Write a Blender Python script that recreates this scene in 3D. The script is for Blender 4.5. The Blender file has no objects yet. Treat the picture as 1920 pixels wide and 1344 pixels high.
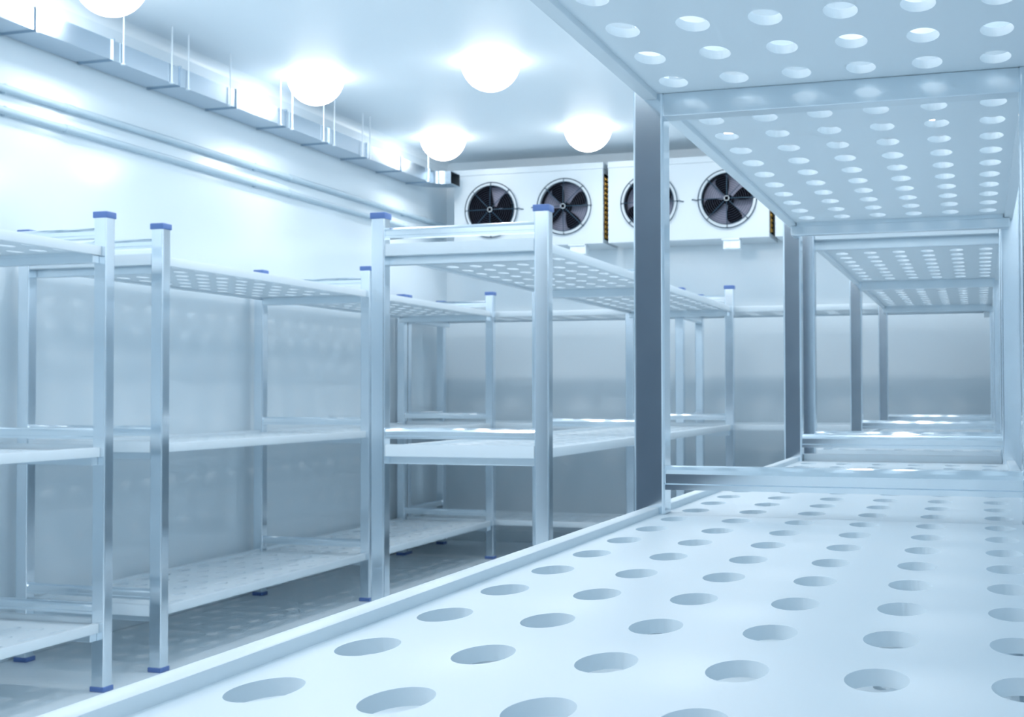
import bpy, bmesh, math, random
from mathutils import Vector, Matrix
random.seed(4)
C = bpy.context.scene.collection
R = math.radians

# ------------------------------------------------------------------ materials
def mat(name, col, rough=0.5, metal=0.0, spec=0.5, var=0.0, scale=6.0, emit=None, estr=0.0, rvar=0.0, bump=0.0):
    m = bpy.data.materials.new(name); m.use_nodes = True
    nt = m.node_tree; b = nt.nodes['Principled BSDF']
    b.inputs['Base Color'].default_value = (*col, 1)
    b.inputs['Roughness'].default_value = rough
    b.inputs['Metallic'].default_value = metal
    b.inputs['Specular IOR Level'].default_value = spec
    if emit:
        b.inputs['Emission Color'].default_value = (*emit, 1)
        b.inputs['Emission Strength'].default_value = estr
    if var or rvar or bump:
        tc = nt.nodes.new('ShaderNodeTexCoord')
        n = nt.nodes.new('ShaderNodeTexNoise'); n.inputs['Scale'].default_value = scale
        n.inputs['Detail'].default_value = 4
        nt.links.new(tc.outputs['Object'], n.inputs['Vector'])
        if var:
            mx = nt.nodes.new('ShaderNodeMix'); mx.data_type = 'RGBA'
            mx.inputs['A'].default_value = (*[c * (1 - var) for c in col], 1)
            mx.inputs['B'].default_value = (*[min(1, c * (1 + var)) for c in col], 1)
            nt.links.new(n.outputs['Fac'], mx.inputs['Factor'])
            nt.links.new(mx.outputs['Result'], b.inputs['Base Color'])
        if rvar:
            mr = nt.nodes.new('ShaderNodeMapRange')
            mr.inputs['To Min'].default_value = rough - rvar
            mr.inputs['To Max'].default_value = rough + rvar
            nt.links.new(n.outputs['Fac'], mr.inputs['Value'])
            nt.links.new(mr.outputs['Result'], b.inputs['Roughness'])
        if bump:
            bp = nt.nodes.new('ShaderNodeBump'); bp.inputs['Strength'].default_value = bump
            bp.inputs['Distance'].default_value = 0.002
            nt.links.new(n.outputs['Fac'], bp.inputs['Height'])
            nt.links.new(bp.outputs['Normal'], b.inputs['Normal'])
    return m

M = dict(
    wall=mat('glossy_white_panel', (.795, .893, .957), .13, spec=.62, var=.01, scale=2, rvar=.03),
    ceiling=mat('white_ceiling', (.80, .893, .955), .5, spec=.3, var=.01, scale=2),
    floor=mat('pale_floor', (.80, .895, .955), .36, spec=.4, var=.03, scale=5, rvar=.06),
    trim=mat('white_trim', (.80, .89, .945), .35),
    plastic=mat('white_shelf_plastic', (.80, .89, .95), .38, spec=.45, var=.008, scale=9, rvar=.04),
    metal=mat('anodised_aluminium', (.80, .86, .905), .13, metal=1, var=.02, scale=14, rvar=.02),
    bar=mat('polished_aluminium', (.84, .895, .93), .13, metal=1, rvar=.02, scale=14),
    bracket=mat('brushed_aluminium', (.76, .84, .89), .3, metal=.85, var=.02, scale=14, rvar=.03),
    duct=mat('galvanised_sheet', (.48, .57, .65), .26, metal=1, var=.03, scale=5, rvar=.03),
    ductedge=mat('dark_duct_flange', (.18, .27, .34), .4, metal=1),
    blue=mat('blue_plastic', (.12, .215, .50), .45, var=.05, scale=30),
    lampbase=mat('lamp_base_white', (.8, .86, .9), .4),
    globe=mat('lit_opal_globe', (.9, .95, 1), .3, emit=(1, .98, .96), estr=18.0),
    cabinet=mat('white_enamel', (.64, .72, .775), .33, var=.01, scale=4),
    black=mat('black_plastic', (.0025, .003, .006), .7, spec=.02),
    fins=mat('grey_fin_pack', (.34, .36, .48), .5, metal=.2, var=.1, scale=60),
    wire=mat('dark_wire', (.012, .05, .09), .4, metal=.3),
    wirel=mat('pale_wire', (.05, .06, .09), .5, metal=.3),
    copper=mat('copper_tube', (.62, .36, .08), .35, metal=.9),
    pipe=mat('grey_pipe', (.47, .60, .69), .42, var=.02, scale=4),
    rod=mat('white_rod', (.8, .88, .93), .3, metal=.4),
    added_slab=mat('added_slab_dark', (.075, .11, .15), .5, var=.06, scale=3),
    mouth_shade=mat('dark_duct_inside', (.03, .045, .06), .6),
)

# added emission ramp throws more light down: brightest underneath, dimmer at the rim
_nt = M['globe'].node_tree; _b = _nt.nodes['Principled BSDF']
_tc = _nt.nodes.new('ShaderNodeTexCoord'); _sx = _nt.nodes.new('ShaderNodeSeparateXYZ'); _mr = _nt.nodes.new('ShaderNodeMapRange')
_nt.links.new(_tc.outputs['Object'], _sx.inputs[0]); _nt.links.new(_sx.outputs['Z'], _mr.inputs['Value'])
_mr.inputs['From Min'].default_value = 0; _mr.inputs['From Max'].default_value = -.158
_mr.inputs['To Min'].default_value = 5.6; _mr.inputs['To Max'].default_value = 8.0
_nt.links.new(_mr.outputs['Result'], _b.inputs['Emission Strength'])

# ------------------------------------------------------------------ helpers
def obj(name, bm, m, parent=None, smooth=None):
    me = bpy.data.meshes.new(name)
    bmesh.ops.recalc_face_normals(bm, faces=bm.faces[:])
    bm.to_mesh(me); bm.free()
    for mm in (m if isinstance(m, (list, tuple)) else [m]): me.materials.append(mm)
    if smooth is not None:
        me.shade_smooth() if hasattr(me, 'shade_smooth') else [setattr(p, 'use_smooth', True) for p in me.polygons]
        me.set_sharp_from_angle(angle=R(smooth))
    o = bpy.data.objects.new(name, me); C.objects.link(o)
    if parent: o.parent = parent
    return o

def thing(name, label, cat, loc=(0, 0, 0), rotz=0, group=None):
    o = bpy.data.objects.new(name, None); C.objects.link(o)
    o.location = loc; o.rotation_euler = (0, 0, rotz); o.empty_display_size = .1
    o['label'] = label; o['category'] = cat
    if group: o['group'] = group
    return o

def struct(name, bm, m, smooth=None):
    o = obj(name, bm, m, None, smooth); o['kind'] = 'structure'; return o

def box(bm, x0, x1, y0, y1, z0, z1, bev=0, seg=2):
    v = [bm.verts.new((x, y, z)) for z in (z0, z1) for y in (y0, y1) for x in (x0, x1)]
    F = [(0, 2, 3, 1), (4, 5, 7, 6), (0, 1, 5, 4), (2, 6, 7, 3), (0, 4, 6, 2), (1, 3, 7, 5)]
    fs = [bm.faces.new([v[i] for i in f]) for f in F]
    if bev:
        es = list({e for f in fs for e in f.edges})
        bmesh.ops.bevel(bm, geom=es, offset=bev, segments=seg, profile=.5, affect='EDGES')

def prism(bm, pts, a, b, f):
    """extrude a closed outline pts (2-D) from a to b; f(p, t) gives the 3-D point"""
    r0 = [bm.verts.new(f(p, a)) for p in pts]; r1 = [bm.verts.new(f(p, b)) for p in pts]
    n = len(pts)
    for i in range(n):
        bm.faces.new((r0[i], r0[(i + 1) % n], r1[(i + 1) % n], r1[i]))
    bm.faces.new(r0[::-1]); bm.faces.new(r1)

def tube(bm, pts, r, n=8, close=False):
    pts = [Vector(p) for p in pts]; rings = []
    up = None; N = len(pts)
    for i, p in enumerate(pts):
        if close: t = (pts[(i + 1) % N] - pts[i - 1]).normalized()
        else: t = (pts[min(i + 1, N - 1)] - pts[max(i - 1, 0)]).normalized()
        if up is None:
            up = t.orthogonal().normalized()
        up = (up - t * up.dot(t)).normalized(); s = t.cross(up)
        rings.append([bm.verts.new(p + (up * math.cos(2 * math.pi * k / n) + s * math.sin(2 * math.pi * k / n)) * r) for k in range(n)])
    for i in range(N if close else N - 1):
        a, b = rings[i], rings[(i + 1) % N]
        for k in range(n): bm.faces.new((a[k], a[(k + 1) % n], b[(k + 1) % n], b[k]))
    if not close:
        bm.faces.new(rings[0][::-1]); bm.faces.new(rings[-1])

def lathe(bm, prof, n=32, center=(0, 0, 0), axis='z', cap=True):
    rings = []
    for (r, h) in prof:
        ring = []
        for k in range(n):
            a = 2 * math.pi * k / n
            p = (r * math.cos(a), r * math.sin(a), h) if axis == 'z' else (r * math.cos(a), h, r * math.sin(a))
            ring.append(bm.verts.new((p[0] + center[0], p[1] + center[1], p[2] + center[2])))
        rings.append(ring)
    for a, b in zip(rings, rings[1:]):
        for k in range(n): bm.faces.new((a[k], a[(k + 1) % n], b[(k + 1) % n], b[k]))
    if cap:
        bm.faces.new(rings[0][::-1]); bm.faces.new(rings[-1])

# ------------------------------------------------------------------ rack parts
PW = .055                    # post width
BAY = 1.9542                 # post to post
HT = 1.8
LEVELS = (1.669, .912, .256) # top of the shelf rails
INS = .020                   # shelf edge sits this far inside the post's outer face
HA, HB = .0236, .0432        # half-axes of the oval holes

def rounded_rect(x0, x1, y0, y1, r, seg=4):
    pts = []
    for cx, cy, a0 in ((x1 - r, y1 - r, 0), (x0 + r, y1 - r, 90), (x0 + r, y0 + r, 180), (x1 - r, y0 + r, 270)):
        for k in range(seg + 1):
            a = R(a0 + 90 * k / seg); pts.append((cx + r * math.cos(a), cy + r * math.sin(a)))
    return pts

def upright_bm():
    bm = bmesh.new()
    prism(bm, rounded_rect(0, PW, 0, PW, .005), .006, HT - .006, lambda p, t: (p[0], p[1], t))
    return bm

def cap_bm(z0, z1, e=.0043, top=True):
    bm = bmesh.new()
    box(bm, -e, PW + e, -e, PW + e, z0, z1, .0035, 3)
    return bm

def bar_bm(W):
    """guard bar above a shelf end, local to the frame front face; z=0 is the rail top"""
    bm = bmesh.new()
    y0, y1 = .0075, .0475
    pr = [(y0 - .0, .042), (y0, .0585), (y0 + .003, .0655), (y0 + .009, .0705), (y0 + .016, .0725), (y1 - .016, .0725), (y1 - .009, .0705),
          (y1 - .003, .0655), (y1, .0585), (y1, .042), (y1 + .003, .040), (y1 + .003, .031), (y0 - .003, .031), (y0 - .003, .040)]
    prism(bm, pr, PW - .001, W - PW + .001, lambda p, t: (t, p[0], p[1]))
    return bm

def beam_bm(W, kind):
    bm = bmesh.new()
    if kind == 0:      # between the posts
        box(bm, PW - .001, W - PW + .001, .002, .050, -.066, -.0257, .0014)
    else:
        y0, y1 = (-.040, -.0005) if kind > 0 else (PW + .0005, PW + .040)
        box(bm, .030, W - .030, y0, y1, -.066, -.0365, .0025, 2)
        box(bm, .0475, W - .0475, y0 + .001, y1 - .001, -.040, -.0257)
    return bm

def shelf_bm(W, bay, row0, pitch, nrow, lip0, lip1):
    """white tray between two frames. local y=0 is the front face of the first post, z=0 the rail top"""
    bm = bmesh.new()
    zt, zu = -.012, -.0255
    c0, c1 = PW / 2, bay + PW / 2
    ya, yb = PW, bay                     # the open stretch between the posts
    xa, xb = INS + .025, W - INS - .025
    nc = 6; px = .1035; xs0 = W / 2 - px * (nc - 1) / 2
    xe = [xs0 + px * (i - .5) for i in range(nc + 1)]
    ye = [c0 + row0 + pitch * (j - .5) for j in range(nrow + 1)]
    def quad(x0, x1, y0, y1):
        for z in (zt, zu):
            bm.faces.new([bm.verts.new(p) for p in ((x0, y0, z), (x1, y0, z), (x1, y1, z), (x0, y1, z))])
    NS = 32
    for i in range(nc):
        for j in range(nrow):
            x0, x1, y0, y1 = xe[i], xe[i + 1], max(ye[j], ya + .001), min(ye[j + 1], yb - .001)
            cx, cy = xs0 + px * i, c0 + row0 + pitch * j
            inner, outer = [], []
            for k in range(NS):
                a = 2 * math.pi * (k + .5) / NS
                dx, dy = HA * math.cos(a), HB * math.sin(a)
                inner.append((cx + dx, cy + dy))
                tx = ((x1 - cx) if dx > 0 else (x0 - cx)) / dx if abs(dx) > 1e-9 else 1e9
                ty = ((y1 - cy) if dy > 0 else (y0 - cy)) / dy if abs(dy) > 1e-9 else 1e9
                t = min(tx, ty); outer.append((cx + t * dx, cy + t * dy))
            corners = {}
            vi = {}
            for z in (zt, zu):
                iv = [bm.verts.new((*p, z)) for p in inner]; ov = [bm.verts.new((*p, z)) for p in outer]
                vi[z] = iv
                for k in range(NS):
                    k2 = (k + 1) % NS
                    a, b = outer[k], outer[k2]
                    f = [iv[k], ov[k]]
                    # insert the cell corner where the outline turns
                    on_x = lambda p: abs(p[0] - x0) < 1e-6 or abs(p[0] - x1) < 1e-6
                    on_y = lambda p: abs(p[1] - y0) < 1e-6 or abs(p[1] - y1) < 1e-6
                    if on_x(a) != on_x(b) and (on_y(a) != on_y(b)):
                        cxn = a[0] if on_x(a) else b[0]; cyn = a[1] if on_y(a) else b[1]
                        f.append(bm.verts.new((cxn, cyn, z)))
                    f += [ov[k2], iv[k2]]
                    bm.faces.new(f)
            for k in range(NS):
                k2 = (k + 1) % NS
                bm.faces.new((vi[zt][k], vi[zt][k2], vi[zu][k2], vi[zu][k]))
    quad(xa, xe[0], ya, yb); quad(xe[-1], xb, ya, yb)
    if ye[0] > ya + .001: quad(xe[0], xe[-1], ya, ye[0])
    if ye[-1] < yb - .001: quad(xe[0], xe[-1], ye[-1], yb)
    # strips between the posts, out to the seam
    quad(PW + .0005, W - PW - .0005, c0, ya); quad(PW + .0005, W - PW - .0005, yb, c1)
    bmesh.ops.remove_doubles(bm, verts=bm.verts[:], dist=1e-5)
    bmesh.ops.recalc_face_normals(bm, faces=bm.faces[:])
    for f in bm.faces:                 # open shells: point the top skin up, the underside down
        if abs(f.normal.z) > .5:
            up = f.calc_center_median().z > (zt + zu) / 2
            if (f.normal.z > 0) != up: f.normal_flip()
    # side rails
    for x0, x1 in ((INS, INS + .025), (W - INS - .025, W - INS)):
        box(bm, x0, x1, ya + .0005, yb - .0005, -.036, 0, .0025, 2)
    # low edge strips along the seam
    if lip0: box(bm, PW + .001, W - PW - .001, .002, .022, -.036, .0100, .003)
    else: box(bm, PW + .001, W - PW - .001, c0 + .0005, c0 + .004, zu - .0, zt - .0004)
    if lip1: box(bm, PW + .001, W - PW - .001, bay + PW - .022, bay + PW - .002, -.036, .0100, .003)
    return bm

_cache = {}
def cached(key, maker, m, smooth=None):
    if key not in _cache:
        o = obj('tmp', maker(), m, None, smooth)
        me = o.data; bpy.data.objects.remove(o); me.name = key[0]; _cache[key] = me
    return _cache[key]

def part(name, key, maker, m, parent, loc, smooth=None):
    me = cached(key, maker, m, smooth)
    o = bpy.data.objects.new(name, me); C.objects.link(o); o.parent = parent; o.location = loc
    return o

def make_rack(loc, rotz, W, bay, nbay, label, rows=None, group='aluminium shelving racks with perforated white shelves'):
    t = thing('shelving_rack', label, 'shelving rack', loc, rotz, group)
    for f in range(nbay + 1):
        y = f * bay
        for x in (0, W - PW):
            u = part('upright', ('upright',), upright_bm, M['metal'], t, (x, y, 0))
            c = part('end_cap', ('end_cap',), lambda: cap_bm(HT - .0245, HT), M['blue'], u, (0, 0, 0), 40)
            c['label'] = 'blue plastic end cap'
            ft = part('foot', ('foot',), lambda: cap_bm(0, .0195), M['blue'], u, (0, 0, 0), 40)
            ft['label'] = 'blue plastic foot'
        kind = -1 if f == 0 else (1 if f == nbay else 0)
        for z in LEVELS:
            part('guard_bar', ('guard_bar', W), lambda: bar_bm(W), M['bar'], t, (0, y, z))
            part('cross_beam', ('cross_beam', W, kind), lambda: beam_bm(W, kind), M['bracket'], t, (0, y, z))
    for b in range(nbay):
        r0, p = (rows[b] if rows else (.0625, .1725))
        for z in LEVELS:
            l0, l1 = b == 0, b == nbay - 1
            part('shelf', ('shelf', W, bay, r0, p, l0, l1), lambda: shelf_bm(W, bay, r0, p, 11, l0, l1), M['plastic'], t, (0, b * bay, z), 25)
    return t

YA, YB = 4.2927, 4.6659
make_rack((-.5785, YA - 2 * BAY, 0), 0, .70, BAY, 2,
          'nearest aluminium rack on the right, its middle shelf filling the foreground', rows=[(.107, .174), (.068, .1722)])
make_rack((-.5785, YB, 0), 0, .70, BAY, 2,
          'far rack on the right, standing behind the nearest rack and seen through it')
make_rack((-3.7985, YA - 2 * BAY, 0), 0, .705, BAY, 2,
          'near left rack by the wall, cut off by the left edge of the photo')
make_rack((-3.7985, YB, 0), 0, .705, BAY, 2,
          'long rack along the left wall, just beyond the cut-off near left rack')
make_rack((-2.1751, YB, 0), 0, .705, BAY, 2,
          'free-standing rack in the middle of the room, its guard bar in front of the fans')
# along the back wall: local y runs to +x, local x towards the back wall
BY = 8.645
# a rotation by -90 degrees maps local +y to world +x and local +x to world -y, so the origin is the back left corner
make_rack((-3.7985, BY + .705, 0), R(-90), .705, 1.9375, 2, 'rack set crosswise along the back wall below the cooling units')

# ------------------------------------------------------------------ room
X0, X1, Y0, Y1, ZC = -3.85, .172, -1.3, 9.626, 2.879
bm = bmesh.new(); box(bm, X0 - .1, X1 + .1, Y0 - .1, Y1 + .1, -.1, 0); struct('floor', bm, M['floor'])
bm = bmesh.new(); box(bm, X0 - .1, X1 + .1, Y0 - .1, Y1 + .1, ZC, ZC + .1); struct('ceiling', bm, M['ceiling'])
bm = bmesh.new(); box(bm, X0 - .1, X0, Y0 - .1, Y1 + .1, 0, ZC); struct('wall_left', bm, M['wall'])
bm = bmesh.new(); box(bm, X1, X1 + .1, Y0 - .1, Y1 + .1, 0, ZC); struct('wall_right', bm, M['wall'])
bm = bmesh.new(); box(bm, X0, X1, Y1, Y1 + .1, 0, ZC); struct('wall_back', bm, M['wall'])
DX0, DX1, DZ = -3.40, -.95, 2.45
bm = bmesh.new()
box(bm, X0, DX0, Y0 - .1, Y0, 0, ZC); box(bm, DX1, X1, Y0 - .1, Y0, 0, ZC); box(bm, DX0, DX1, Y0 - .1, Y0, DZ, ZC)
struct('wall_front', bm, M['wall'])
bm = bmesh.new(); box(bm, DX0, DX1, Y0 - .09, Y0 - .03, 0, DZ); struct('added_slab_1', bm, M['added_slab'])  # unseen dark slab, added for the right-hand posts to reflect

# coved trims at the ceiling and low skirting
def cove(name, p0, p1, inward, z, r, up):
    """quarter-round trim from p0 to p1 (2-D), inward = unit vector into the room"""
    bm = bmesh.new(); d = Vector((*p1, 0)) - Vector((*p0, 0)); L = d.length; d.normalize()
    iv = Vector((*inward, 0)); s = 1 if up else -1
    pts = [(0, 0), (r, 0)] + [(r - r * math.sin(R(a)), r - r * math.cos(R(a))) for a in (15, 30, 45, 60, 75)] + [(0, r)]
    o0 = Vector((*p0, z))
    prism(bm, pts, 0, L, lambda p, t: tuple(o0 + d * t + iv * p[0] + Vector((0, 0, s * p[1]))))
    return struct(name, bm, M['trim'], 40)
cove('trim_1', (X0 + .0005, Y0), (X0 + .0005, Y1), (1, 0), ZC - .0005, .045, False)
bm = bmesh.new(); box(bm, X0 + .0005, X0 + .012, Y0 + .01, Y1 - .012, .0005, .09, .003); struct('baseboard_left', bm, M['trim'])
bm = bmesh.new(); box(bm, X0 + .0005, X1 - .01, Y1 - .012, Y1 - .0005, .0005, .09, .003); struct('baseboard_back', bm, M['trim'])

# ------------------------------------------------------------------ ceiling lamps
LX = (-3.478, -2.441, -1.404, -.367)
LY = (8.63, 6.73, 4.845, 2.955, 1.065, -.70)
colname = ('leftmost column', 'second column from the left', 'third column from the left', 'rightmost column')
lab = {(0, 2): 'round ceiling lamp at the top left, cut by the upper edge of the photo',
       (0, 1): 'middle one of the three lit dome lamps in the row beside the duct',
       (0, 0): 'farthest lit dome lamp beside the duct, above its open end',
       (1, 1): 'nearer of the two lit dome lamps over the middle aisle',
       (1, 0): 'farther lit dome lamp over the middle aisle, in front of the cooling units'}
GR = .158; FILL_W = 2.2
def globe_bm():
    bm = bmesh.new()
    prof = [(GR * math.cos(R(a)), -.001 - GR * math.sin(R(a))) for a in range(0, 90, 10)] + [(.004, -.001 - GR)]
    lathe(bm, prof, 40)
    return bm
def base_bm():
    bm = bmesh.new(); lathe(bm, [(GR - .02, -.0003), (GR + .003, -.0003), (GR + .003, -.0045), (GR - .02, -.0045)], 40); return bm
for j, y in enumerate(LY):
    for i, x in enumerate(LX):
        if (i, j) in lab: l = lab[(i, j)]
        elif j < 3 and i >= 2 or (i, j) == (1, 2) or j >= 3:
            if i >= 2 and j < 3: l = 'round ceiling lamp hidden above the perforated top shelves of the right racks'
            else: l = 'round ceiling lamp on the nearer ceiling, outside the photo'
        t = thing('ceiling_lamp', l, 'ceiling lamp', (x, y, ZC), 0, 'round opal ceiling lamps')
        part('lamp_base', ('lamp_base',), base_bm, M['lampbase'], t, (0, 0, 0), 40)
        part('globe', ('globe',), globe_bm, M['globe'], t, (0, 0, 0), 60)
        ld = bpy.data.lights.new('added_down_fill', 'AREA'); ld.shape = 'DISK'; ld.size = .10; ld.energy = FILL_W; ld.spread = R(165)  # extra light added under each globe to lift floor and lower shelves
        ld.color = (1, .98, .96)
        lo = bpy.data.objects.new('added_down_fill', ld); C.objects.link(lo); lo.parent = t; lo.location = (0, 0, -.1605)

# ------------------------------------------------------------------ air duct
DZ0, DZ1 = 2.610, 2.700
DXI, DXO = -3.660, -3.838
duct = thing('air_duct', 'long rectangular sheet-metal air duct hung under the ceiling along the left wall', 'air duct', (DXI, 4, DZ0))
ctr = Vector((-3.580, 8.86)); ri, ro = .08, .258
path = []
for y in (0.0, 4.45, 8.86): path.append(((DXI, y), (DXO, y)))
for a in range(10, 91, 10):
    ca, sa = math.cos(R(a)), math.sin(R(a))
    path.append(((ctr.x - ri * ca, ctr.y + ri * sa), (ctr.x - ro * ca, ctr.y + ro * sa)))
path.append(((-3.545, ctr.y + ri), (-3.545, ctr.y + ro)))
bm = bmesh.new()
def duct_shell(bm, path, off, z0, z1):
    rings = []
    for (a, b) in path:
        a, b = Vector(a), Vector(b); d = (b - a).normalized()
        a = a + d * off; b = b - d * off
        rings.append([bm.verts.new((p.x - DXI, p.y - 4, z - DZ0)) for p, z in ((a, z0), (a, z1), (b, z1), (b, z0))])
    for r, s in zip(rings, rings[1:]):
        for k in range(4): bm.faces.new((r[k], r[(k + 1) % 4], s[(k + 1) % 4], s[k]))
    return rings
r1 = duct_shell(bm, path, 0, DZ0, DZ1)
r2 = duct_shell(bm, path, .003, DZ0 + .003, DZ1 - .003)
for k in range(4):
    bm.faces.new((r1[-1][k], r1[-1][(k + 1) % 4], r2[-1][(k + 1) % 4], r2[-1][k]))
    bm.faces.new((r1[0][k], r1[0][(k + 1) % 4], r2[0][(k + 1) % 4], r2[0][k]))
dc = obj('duct_body', bm, M['duct'], duct, 20)
# dark skin inside the open mouth, its shade put into the colour
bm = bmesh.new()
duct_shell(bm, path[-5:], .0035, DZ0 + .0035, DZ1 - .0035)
lin = obj('duct_mouth', bm, M['mouth_shade'], duct)
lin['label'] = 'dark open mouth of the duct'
for y in (4.06, 4.594, 5.118, 5.657, 6.186, 6.722, 7.255, 7.785, 8.322, 8.828):
    bm = bmesh.new()
    e = .007; y -= 4; w = .006
    box(bm, 0, e, y - w, y + w, -e, DZ1 - DZ0 + e); box(bm, DXO - DXI - e, DXO - DXI, y - w, y + w, -e, DZ1 - DZ0 + e)
    box(bm, DXO - DXI, 0, y - w, y + w, -e, 0); box(bm, DXO - DXI, 0, y - w, y + w, DZ1 - DZ0, DZ1 - DZ0 + e)
    obj('flange', bm, M['duct'], duct)
for y in (4.3, 5.187, 5.576, 5.72, 6.114, 6.646, 6.782, 7.17, 7.31, 7.705, 7.815, 8.779):
    bm = bmesh.new()
    tube(bm, [(.008, y - 4, -.004), (.008, y - 4, ZC - DZ0 - .001)], .004, 8)
    box(bm, -.002, .014, y - 4 - .007, y - 4 + .007, -.006, .0)
    obj('hanger_rod', bm, M['rod'], duct, 50)

# ------------------------------------------------------------------ wall pipes
for z, which in ((2.387, 'upper'), (2.293, 'lower')):
    t = thing('wall_pipe', which + ' of the two thin grey pipes running along the left wall', 'pipe', (-3.828, 4, z), 0, 'grey pipes on the left wall')
    bm = bmesh.new(); tube(bm, [(0, -5.2, 0), (0, 5.5, 0)], .0165, 14); obj('pipe_run', bm, M['pipe'], t, 50)
    for y in (3.0, 5.06, 7.13, 9.2):
        bm = bmesh.new(); lathe(bm, [(.0166, -.06), (.0195, -.058), (.0195, .0), (.0166, .002)], 16, (0, y - 4, 0), 'y'); obj('socket', bm, M['pipe'], t, 40)
        bm = bmesh.new(); box(bm, -.0215, .004, y - 4.45, y - 4.435, -.021, .021, .002); obj('pipe_clip', bm, M['pipe'], t)

# ------------------------------------------------------------------ cooling units with fans
UY, UD, UZ0, UZ1 = 9.20, .40, 2.172, 2.700
UW = 1.125
ulab = ('white cooling unit in the back left corner, two fans behind the middle rack bar',
        'second white cooling unit with two fans, partly hidden by the nearest dark post',
        'third white cooling unit, almost fully hidden behind the right shelves')
FANX = ((.289, .841), (.294, .842), (.291, .842))
BL = ((38, 30), (34, 22), (30, 22))
def blade(bm, ang):
    """one paddle blade in the fan plane (local x, z), seen from -y; twisted about its axis"""
    prof = [(.022, .008), (.045, .020), (.075, .040), (.105, .054), (.135, .061), (.156, .051), (.168, .026)]
    ax = Vector((math.cos(R(ang)), 0, math.sin(R(ang)))); sd = Vector((-math.sin(R(ang)), 0, math.cos(R(ang))))
    front = []
    for r, w in prof:
        front.append((ax * r + sd * (w * .72) + Vector((0, .012, 0)), ax * r - sd * (w * .95) + Vector((0, -.012, 0))))
    rows = [[bm.verts.new(tuple(p + Vector((0, dy, 0)))) for p in pr] for dy in (0, .003) for pr in front]
    n = len(front)
    for s in range(2):
        for i in range(n - 1):
            a, b = rows[s * n + i], rows[s * n + i + 1]; bm.faces.new((a[0], a[1], b[1], b[0]))
    for i in range(n - 1):
        for k in range(2):
            bm.faces.new((rows[i][k], rows[i + 1][k], rows[n + i + 1][k], rows[n + i][k]))
    bm.faces.new((rows[0][0], rows[0][1], rows[n][1], rows[n][0]))
    bm.faces.new((rows[n - 1][0], rows[n - 1][1], rows[2 * n - 1][1], rows[2 * n - 1][0]))

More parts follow.
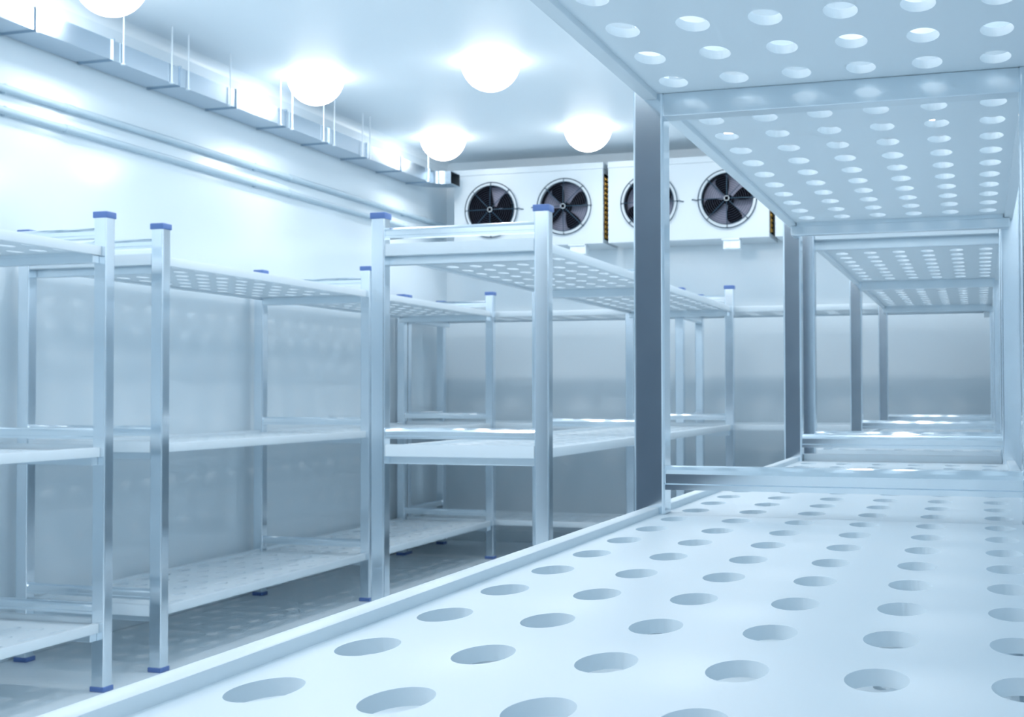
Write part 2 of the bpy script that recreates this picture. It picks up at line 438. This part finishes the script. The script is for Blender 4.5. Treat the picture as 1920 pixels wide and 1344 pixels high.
for ui in range(3):
    ux = -3.62 + 1.165 * ui
    t = thing('cooling_unit', ulab[ui], 'cooling unit', (ux, UY, UZ0), 0, 'white cooling units on the back wall')
    H = UZ1 - UZ0
    bm = bmesh.new()
    # front panel with two round openings
    RO = .178
    N = 48
    cells = [(0.0, (FANX[ui][0] + FANX[ui][1]) / 2, FANX[ui][0]), ((FANX[ui][0] + FANX[ui][1]) / 2, UW, FANX[ui][1])]
    fz = 2.443 - UZ0
    for (x0, x1, cx) in cells:
        angs = sorted([2 * math.pi * k / N for k in range(N)] + [math.atan2(zz - fz, xx - cx) % (2 * math.pi) for xx in (x0, x1) for zz in (0, H)])
        inn, out, back = [], [], []
        for a in angs:
            dx, dz = math.cos(a), math.sin(a)
            tx = ((x1 - cx) if dx > 0 else (x0 - cx)) / dx if abs(dx) > 1e-9 else 1e9
            tz = ((H - fz) if dz > 0 else (0 - fz)) / dz if abs(dz) > 1e-9 else 1e9
            tt = min(tx, tz)
            inn.append(bm.verts.new((cx + RO * dx, 0, fz + RO * dz))); out.append(bm.verts.new((cx + tt * dx, 0, fz + tt * dz)))
            back.append(bm.verts.new((cx + RO * dx, .004, fz + RO * dz)))
        n = len(angs)
        for k in range(n):
            k2 = (k + 1) % n
            bm.faces.new((inn[k], out[k], out[k2], inn[k2])); bm.faces.new((inn[k], inn[k2], back[k2], back[k]))
    # top, bottom, left side, back, side flange strips
    for q in (((0, 0, H), (UW, 0, H), (UW, UD, H), (0, UD, H)), ((0, 0, 0), (UW, 0, 0), (UW, UD, 0), (0, UD, 0)),
              ((0, 0, 0), (0, 0, H), (0, UD, H), (0, UD, 0)), ((0, UD, 0), (UW, UD, 0), (UW, UD, H), (0, UD, H)),
              ((UW, 0, 0), (UW, .035, 0), (UW, .035, H), (UW, 0, H)), ((UW, UD - .02, 0), (UW, UD, 0), (UW, UD, H), (UW, UD - .02, H)),
              ((UW, .035, 0), (UW, UD - .02, 0), (UW, UD - .02, .03), (UW, .035, .03)), ((UW, .035, H - .03), (UW, UD - .02, H - .03), (UW, UD - .02, H), (UW, .035, H))):
        bm.faces.new([bm.verts.new(p) for p in q])
    bmesh.ops.remove_doubles(bm, verts=bm.verts[:], dist=1e-5)
    obj('housing', bm, M['cabinet'], t)
    bm = bmesh.new(); box(bm, -.004, UW + .004, -.006, .30, H + .0005, H + .045, .003); obj('top_cover', bm, M['cabinet'], t)
    bm = bmesh.new(); box(bm, .03, UW - .03, .085, .33, .03, H - .02); obj('coil_block', bm, M['fins'], t)
    # copper return bends on the open right end
    bm = bmesh.new()
    for r in range(2):
        for k in range(13):
            zc = .055 + k * .034; yy = .06 + r * .05
            pts = [(UW - .03, yy, zc - .009), (UW - .004, yy, zc - .009)] + [(UW - .004 + .009 * math.sin(R(a)), yy, zc - .009 * math.cos(R(a))) for a in (30, 60, 90, 120, 150)] + [(UW - .004, yy, zc + .009), (UW - .03, yy, zc + .009)]
            tube(bm, pts, .0062, 6)
    cp = obj('copper_coil', bm, M['copper'], t, 60); cp['label'] = 'column of copper tube bends'
    bm = bmesh.new(); box(bm, UW - .027, UW - .0255, .036, UD - .021, .012, H - .012); obj('recess_dark', bm, M['black'], t)  # black sheet stands in for the dark of the open recess
    for fi, fx in enumerate(FANX[ui]):
        # shroud ring
        bm = bmesh.new()
        lathe(bm, [(RO - .001, -.001), (RO, -.010), (RO + .006, -.013), (RO + .020, -.010), (RO + .022, -.0005), (RO - .001, -.0005)], 56, (fx, 0, fz), 'y', cap=False)
        fan = obj('fan', bm, M['cabinet'], t, 40)
        fan['label'] = 'round axial fan behind a wire guard'
        bm = bmesh.new()
        for k in range(4): blade(bm, BL[ui][fi] + 90 * k)
        lathe(bm, [(.001, -.016), (.03, -.014), (.034, .0), (.034, .05), (.001, .05)], 24, (0, 0, 0), 'y', cap=False)
        bl = obj('blades', bm, M['black'], fan, 30); bl.location = (fx, .034, fz)
        bl['label'] = 'four black fan blades'
        bm = bmesh.new()
        lathe(bm, [(RO + .0005, .0045), (RO + .0005, .084), (RO + .003, .084), (RO + .003, .0045)], 48, (fx, 0, fz), 'y', cap=False)
        obj('fan_tunnel', bm, M['black'], fan, 40)
        if ui == 0 and fi == 0:  # black sheet added behind this fan so most of its inside reads dark
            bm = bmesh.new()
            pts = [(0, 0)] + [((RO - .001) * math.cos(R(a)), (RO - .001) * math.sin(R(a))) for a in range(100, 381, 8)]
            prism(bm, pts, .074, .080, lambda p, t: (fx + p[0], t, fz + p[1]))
            obj('added_dark_sector', bm, M['black'], fan)
        bm = bmesh.new()
        for rr, wr, yy in ((RO + .022, .0032, -.013), (RO - .003, .0026, -.020)):
            tube(bm, [(fx + rr * math.cos(2 * math.pi * k / 56), yy, fz + rr * math.sin(2 * math.pi * k / 56)) for k in range(56)], wr, 6, True)
        for k in range(8):
            a = R(90 + 45 * k); ca, sa = math.cos(a), math.sin(a)
            tube(bm, [(fx + r * ca, yy, fz + r * sa) for r, yy in ((.020, -.034), (.10, -.032), (RO - .003, -.022), (RO + .022, -.014), (RO + .024, -.002))], .0026, 6)
        obj('guard_spokes', bm, M['wire'], fan, 60)
        bm = bmesh.new()
        for q in range(9):
            rr = .038 + q * .0155; yy = -.0335 + .012 * (rr / RO) ** 2
            tube(bm, [(fx + rr * math.cos(2 * math.pi * k / 48), yy, fz + rr * math.sin(2 * math.pi * k / 48)) for k in range(48)], .0010, 5, True)
        obj('guard_rings', bm, M['wirel'], fan, 60)
        bm = bmesh.new()
        box(bm, fx - .012, fx + .012, -.041, -.037, fz - .012, fz + .012, .002)
        obj('hub_plate', bm, M['black'], fan)
        bm = bmesh.new()
        tube(bm, [(fx + .016 * math.cos(2 * math.pi * k / 24), -.036, fz + .016 * math.sin(2 * math.pi * k / 24)) for k in range(24)], .0028, 6, True)
        obj('hub_ring', bm, M['rod'], fan, 60)
        bm = bmesh.new()
        s = 1 if fi == 0 else -1
        tube(bm, [(fx + s * (RO + .022), -.006, fz), (fx + s * (RO + .035), -.010, fz + .003 * s), (fx + s * (RO + .055), -.007, fz - .004 * s), (fx + s * (RO + .068), -.002, fz - .005 * s)], .0035, 6)
        obj('lead_wire', bm, M['wire'], fan, 60)
    # drain fitting under the drip tray
    dx = {0: .93, 1: .86, 2: .86}[ui]
    bm = bmesh.new()
    box(bm, dx - .062, dx + .062, .0, .10, -.012, -.0005, .002); box(bm, dx - .052, dx + .066, .01, .10, -.072, -.012, .004)
    box(bm, dx - .03, dx - .005, .008, .02, -.065, -.02, .002)
    obj('drain_fitting', bm, M['rod'], t)

# ------------------------------------------------------------------ camera
f_px, yaw, pit, rol, h = 2534.816, R(19.0356), R(1.4823), R(-.0613), 1.1125
F = Vector((-math.sin(yaw) * math.cos(pit), math.cos(yaw) * math.cos(pit), math.sin(pit)))
Rt = Vector((math.cos(yaw), math.sin(yaw), 0)); U = Rt.cross(F)
R2 = Rt * math.cos(rol) + U * math.sin(rol); U2 = -Rt * math.sin(rol) + U * math.cos(rol)
cam = bpy.data.cameras.new('camera'); co = bpy.data.objects.new('camera', cam); C.objects.link(co)
co.matrix_world = Matrix(((R2.x, U2.x, -F.x, 0), (R2.y, U2.y, -F.y, 0), (R2.z, U2.z, -F.z, h), (0, 0, 0, 1)))
cam.sensor_width = 36; cam.sensor_fit = 'HORIZONTAL'; cam.lens = f_px / 1920 * 36
cam.clip_start = .01
cam.dof.use_dof = True; cam.dof.focus_distance = 1.3; cam.dof.aperture_fstop = 24
bpy.context.scene.camera = co

# ------------------------------------------------------------------ world and view
sc = bpy.context.scene
w = bpy.data.worlds.new('world'); sc.world = w; w.use_nodes = True
w.node_tree.nodes['Background'].inputs[0].default_value = (.02, .03, .04, 1)
sc.view_settings.view_transform = 'Standard'; sc.view_settings.look = 'None'
sc.view_settings.gamma = 1; sc.view_settings.exposure = .24
sc.cycles.max_bounces = 10; sc.cycles.diffuse_bounces = 6; sc.cycles.glossy_bounces = 6
sc.cycles.sample_clamp_indirect = 6
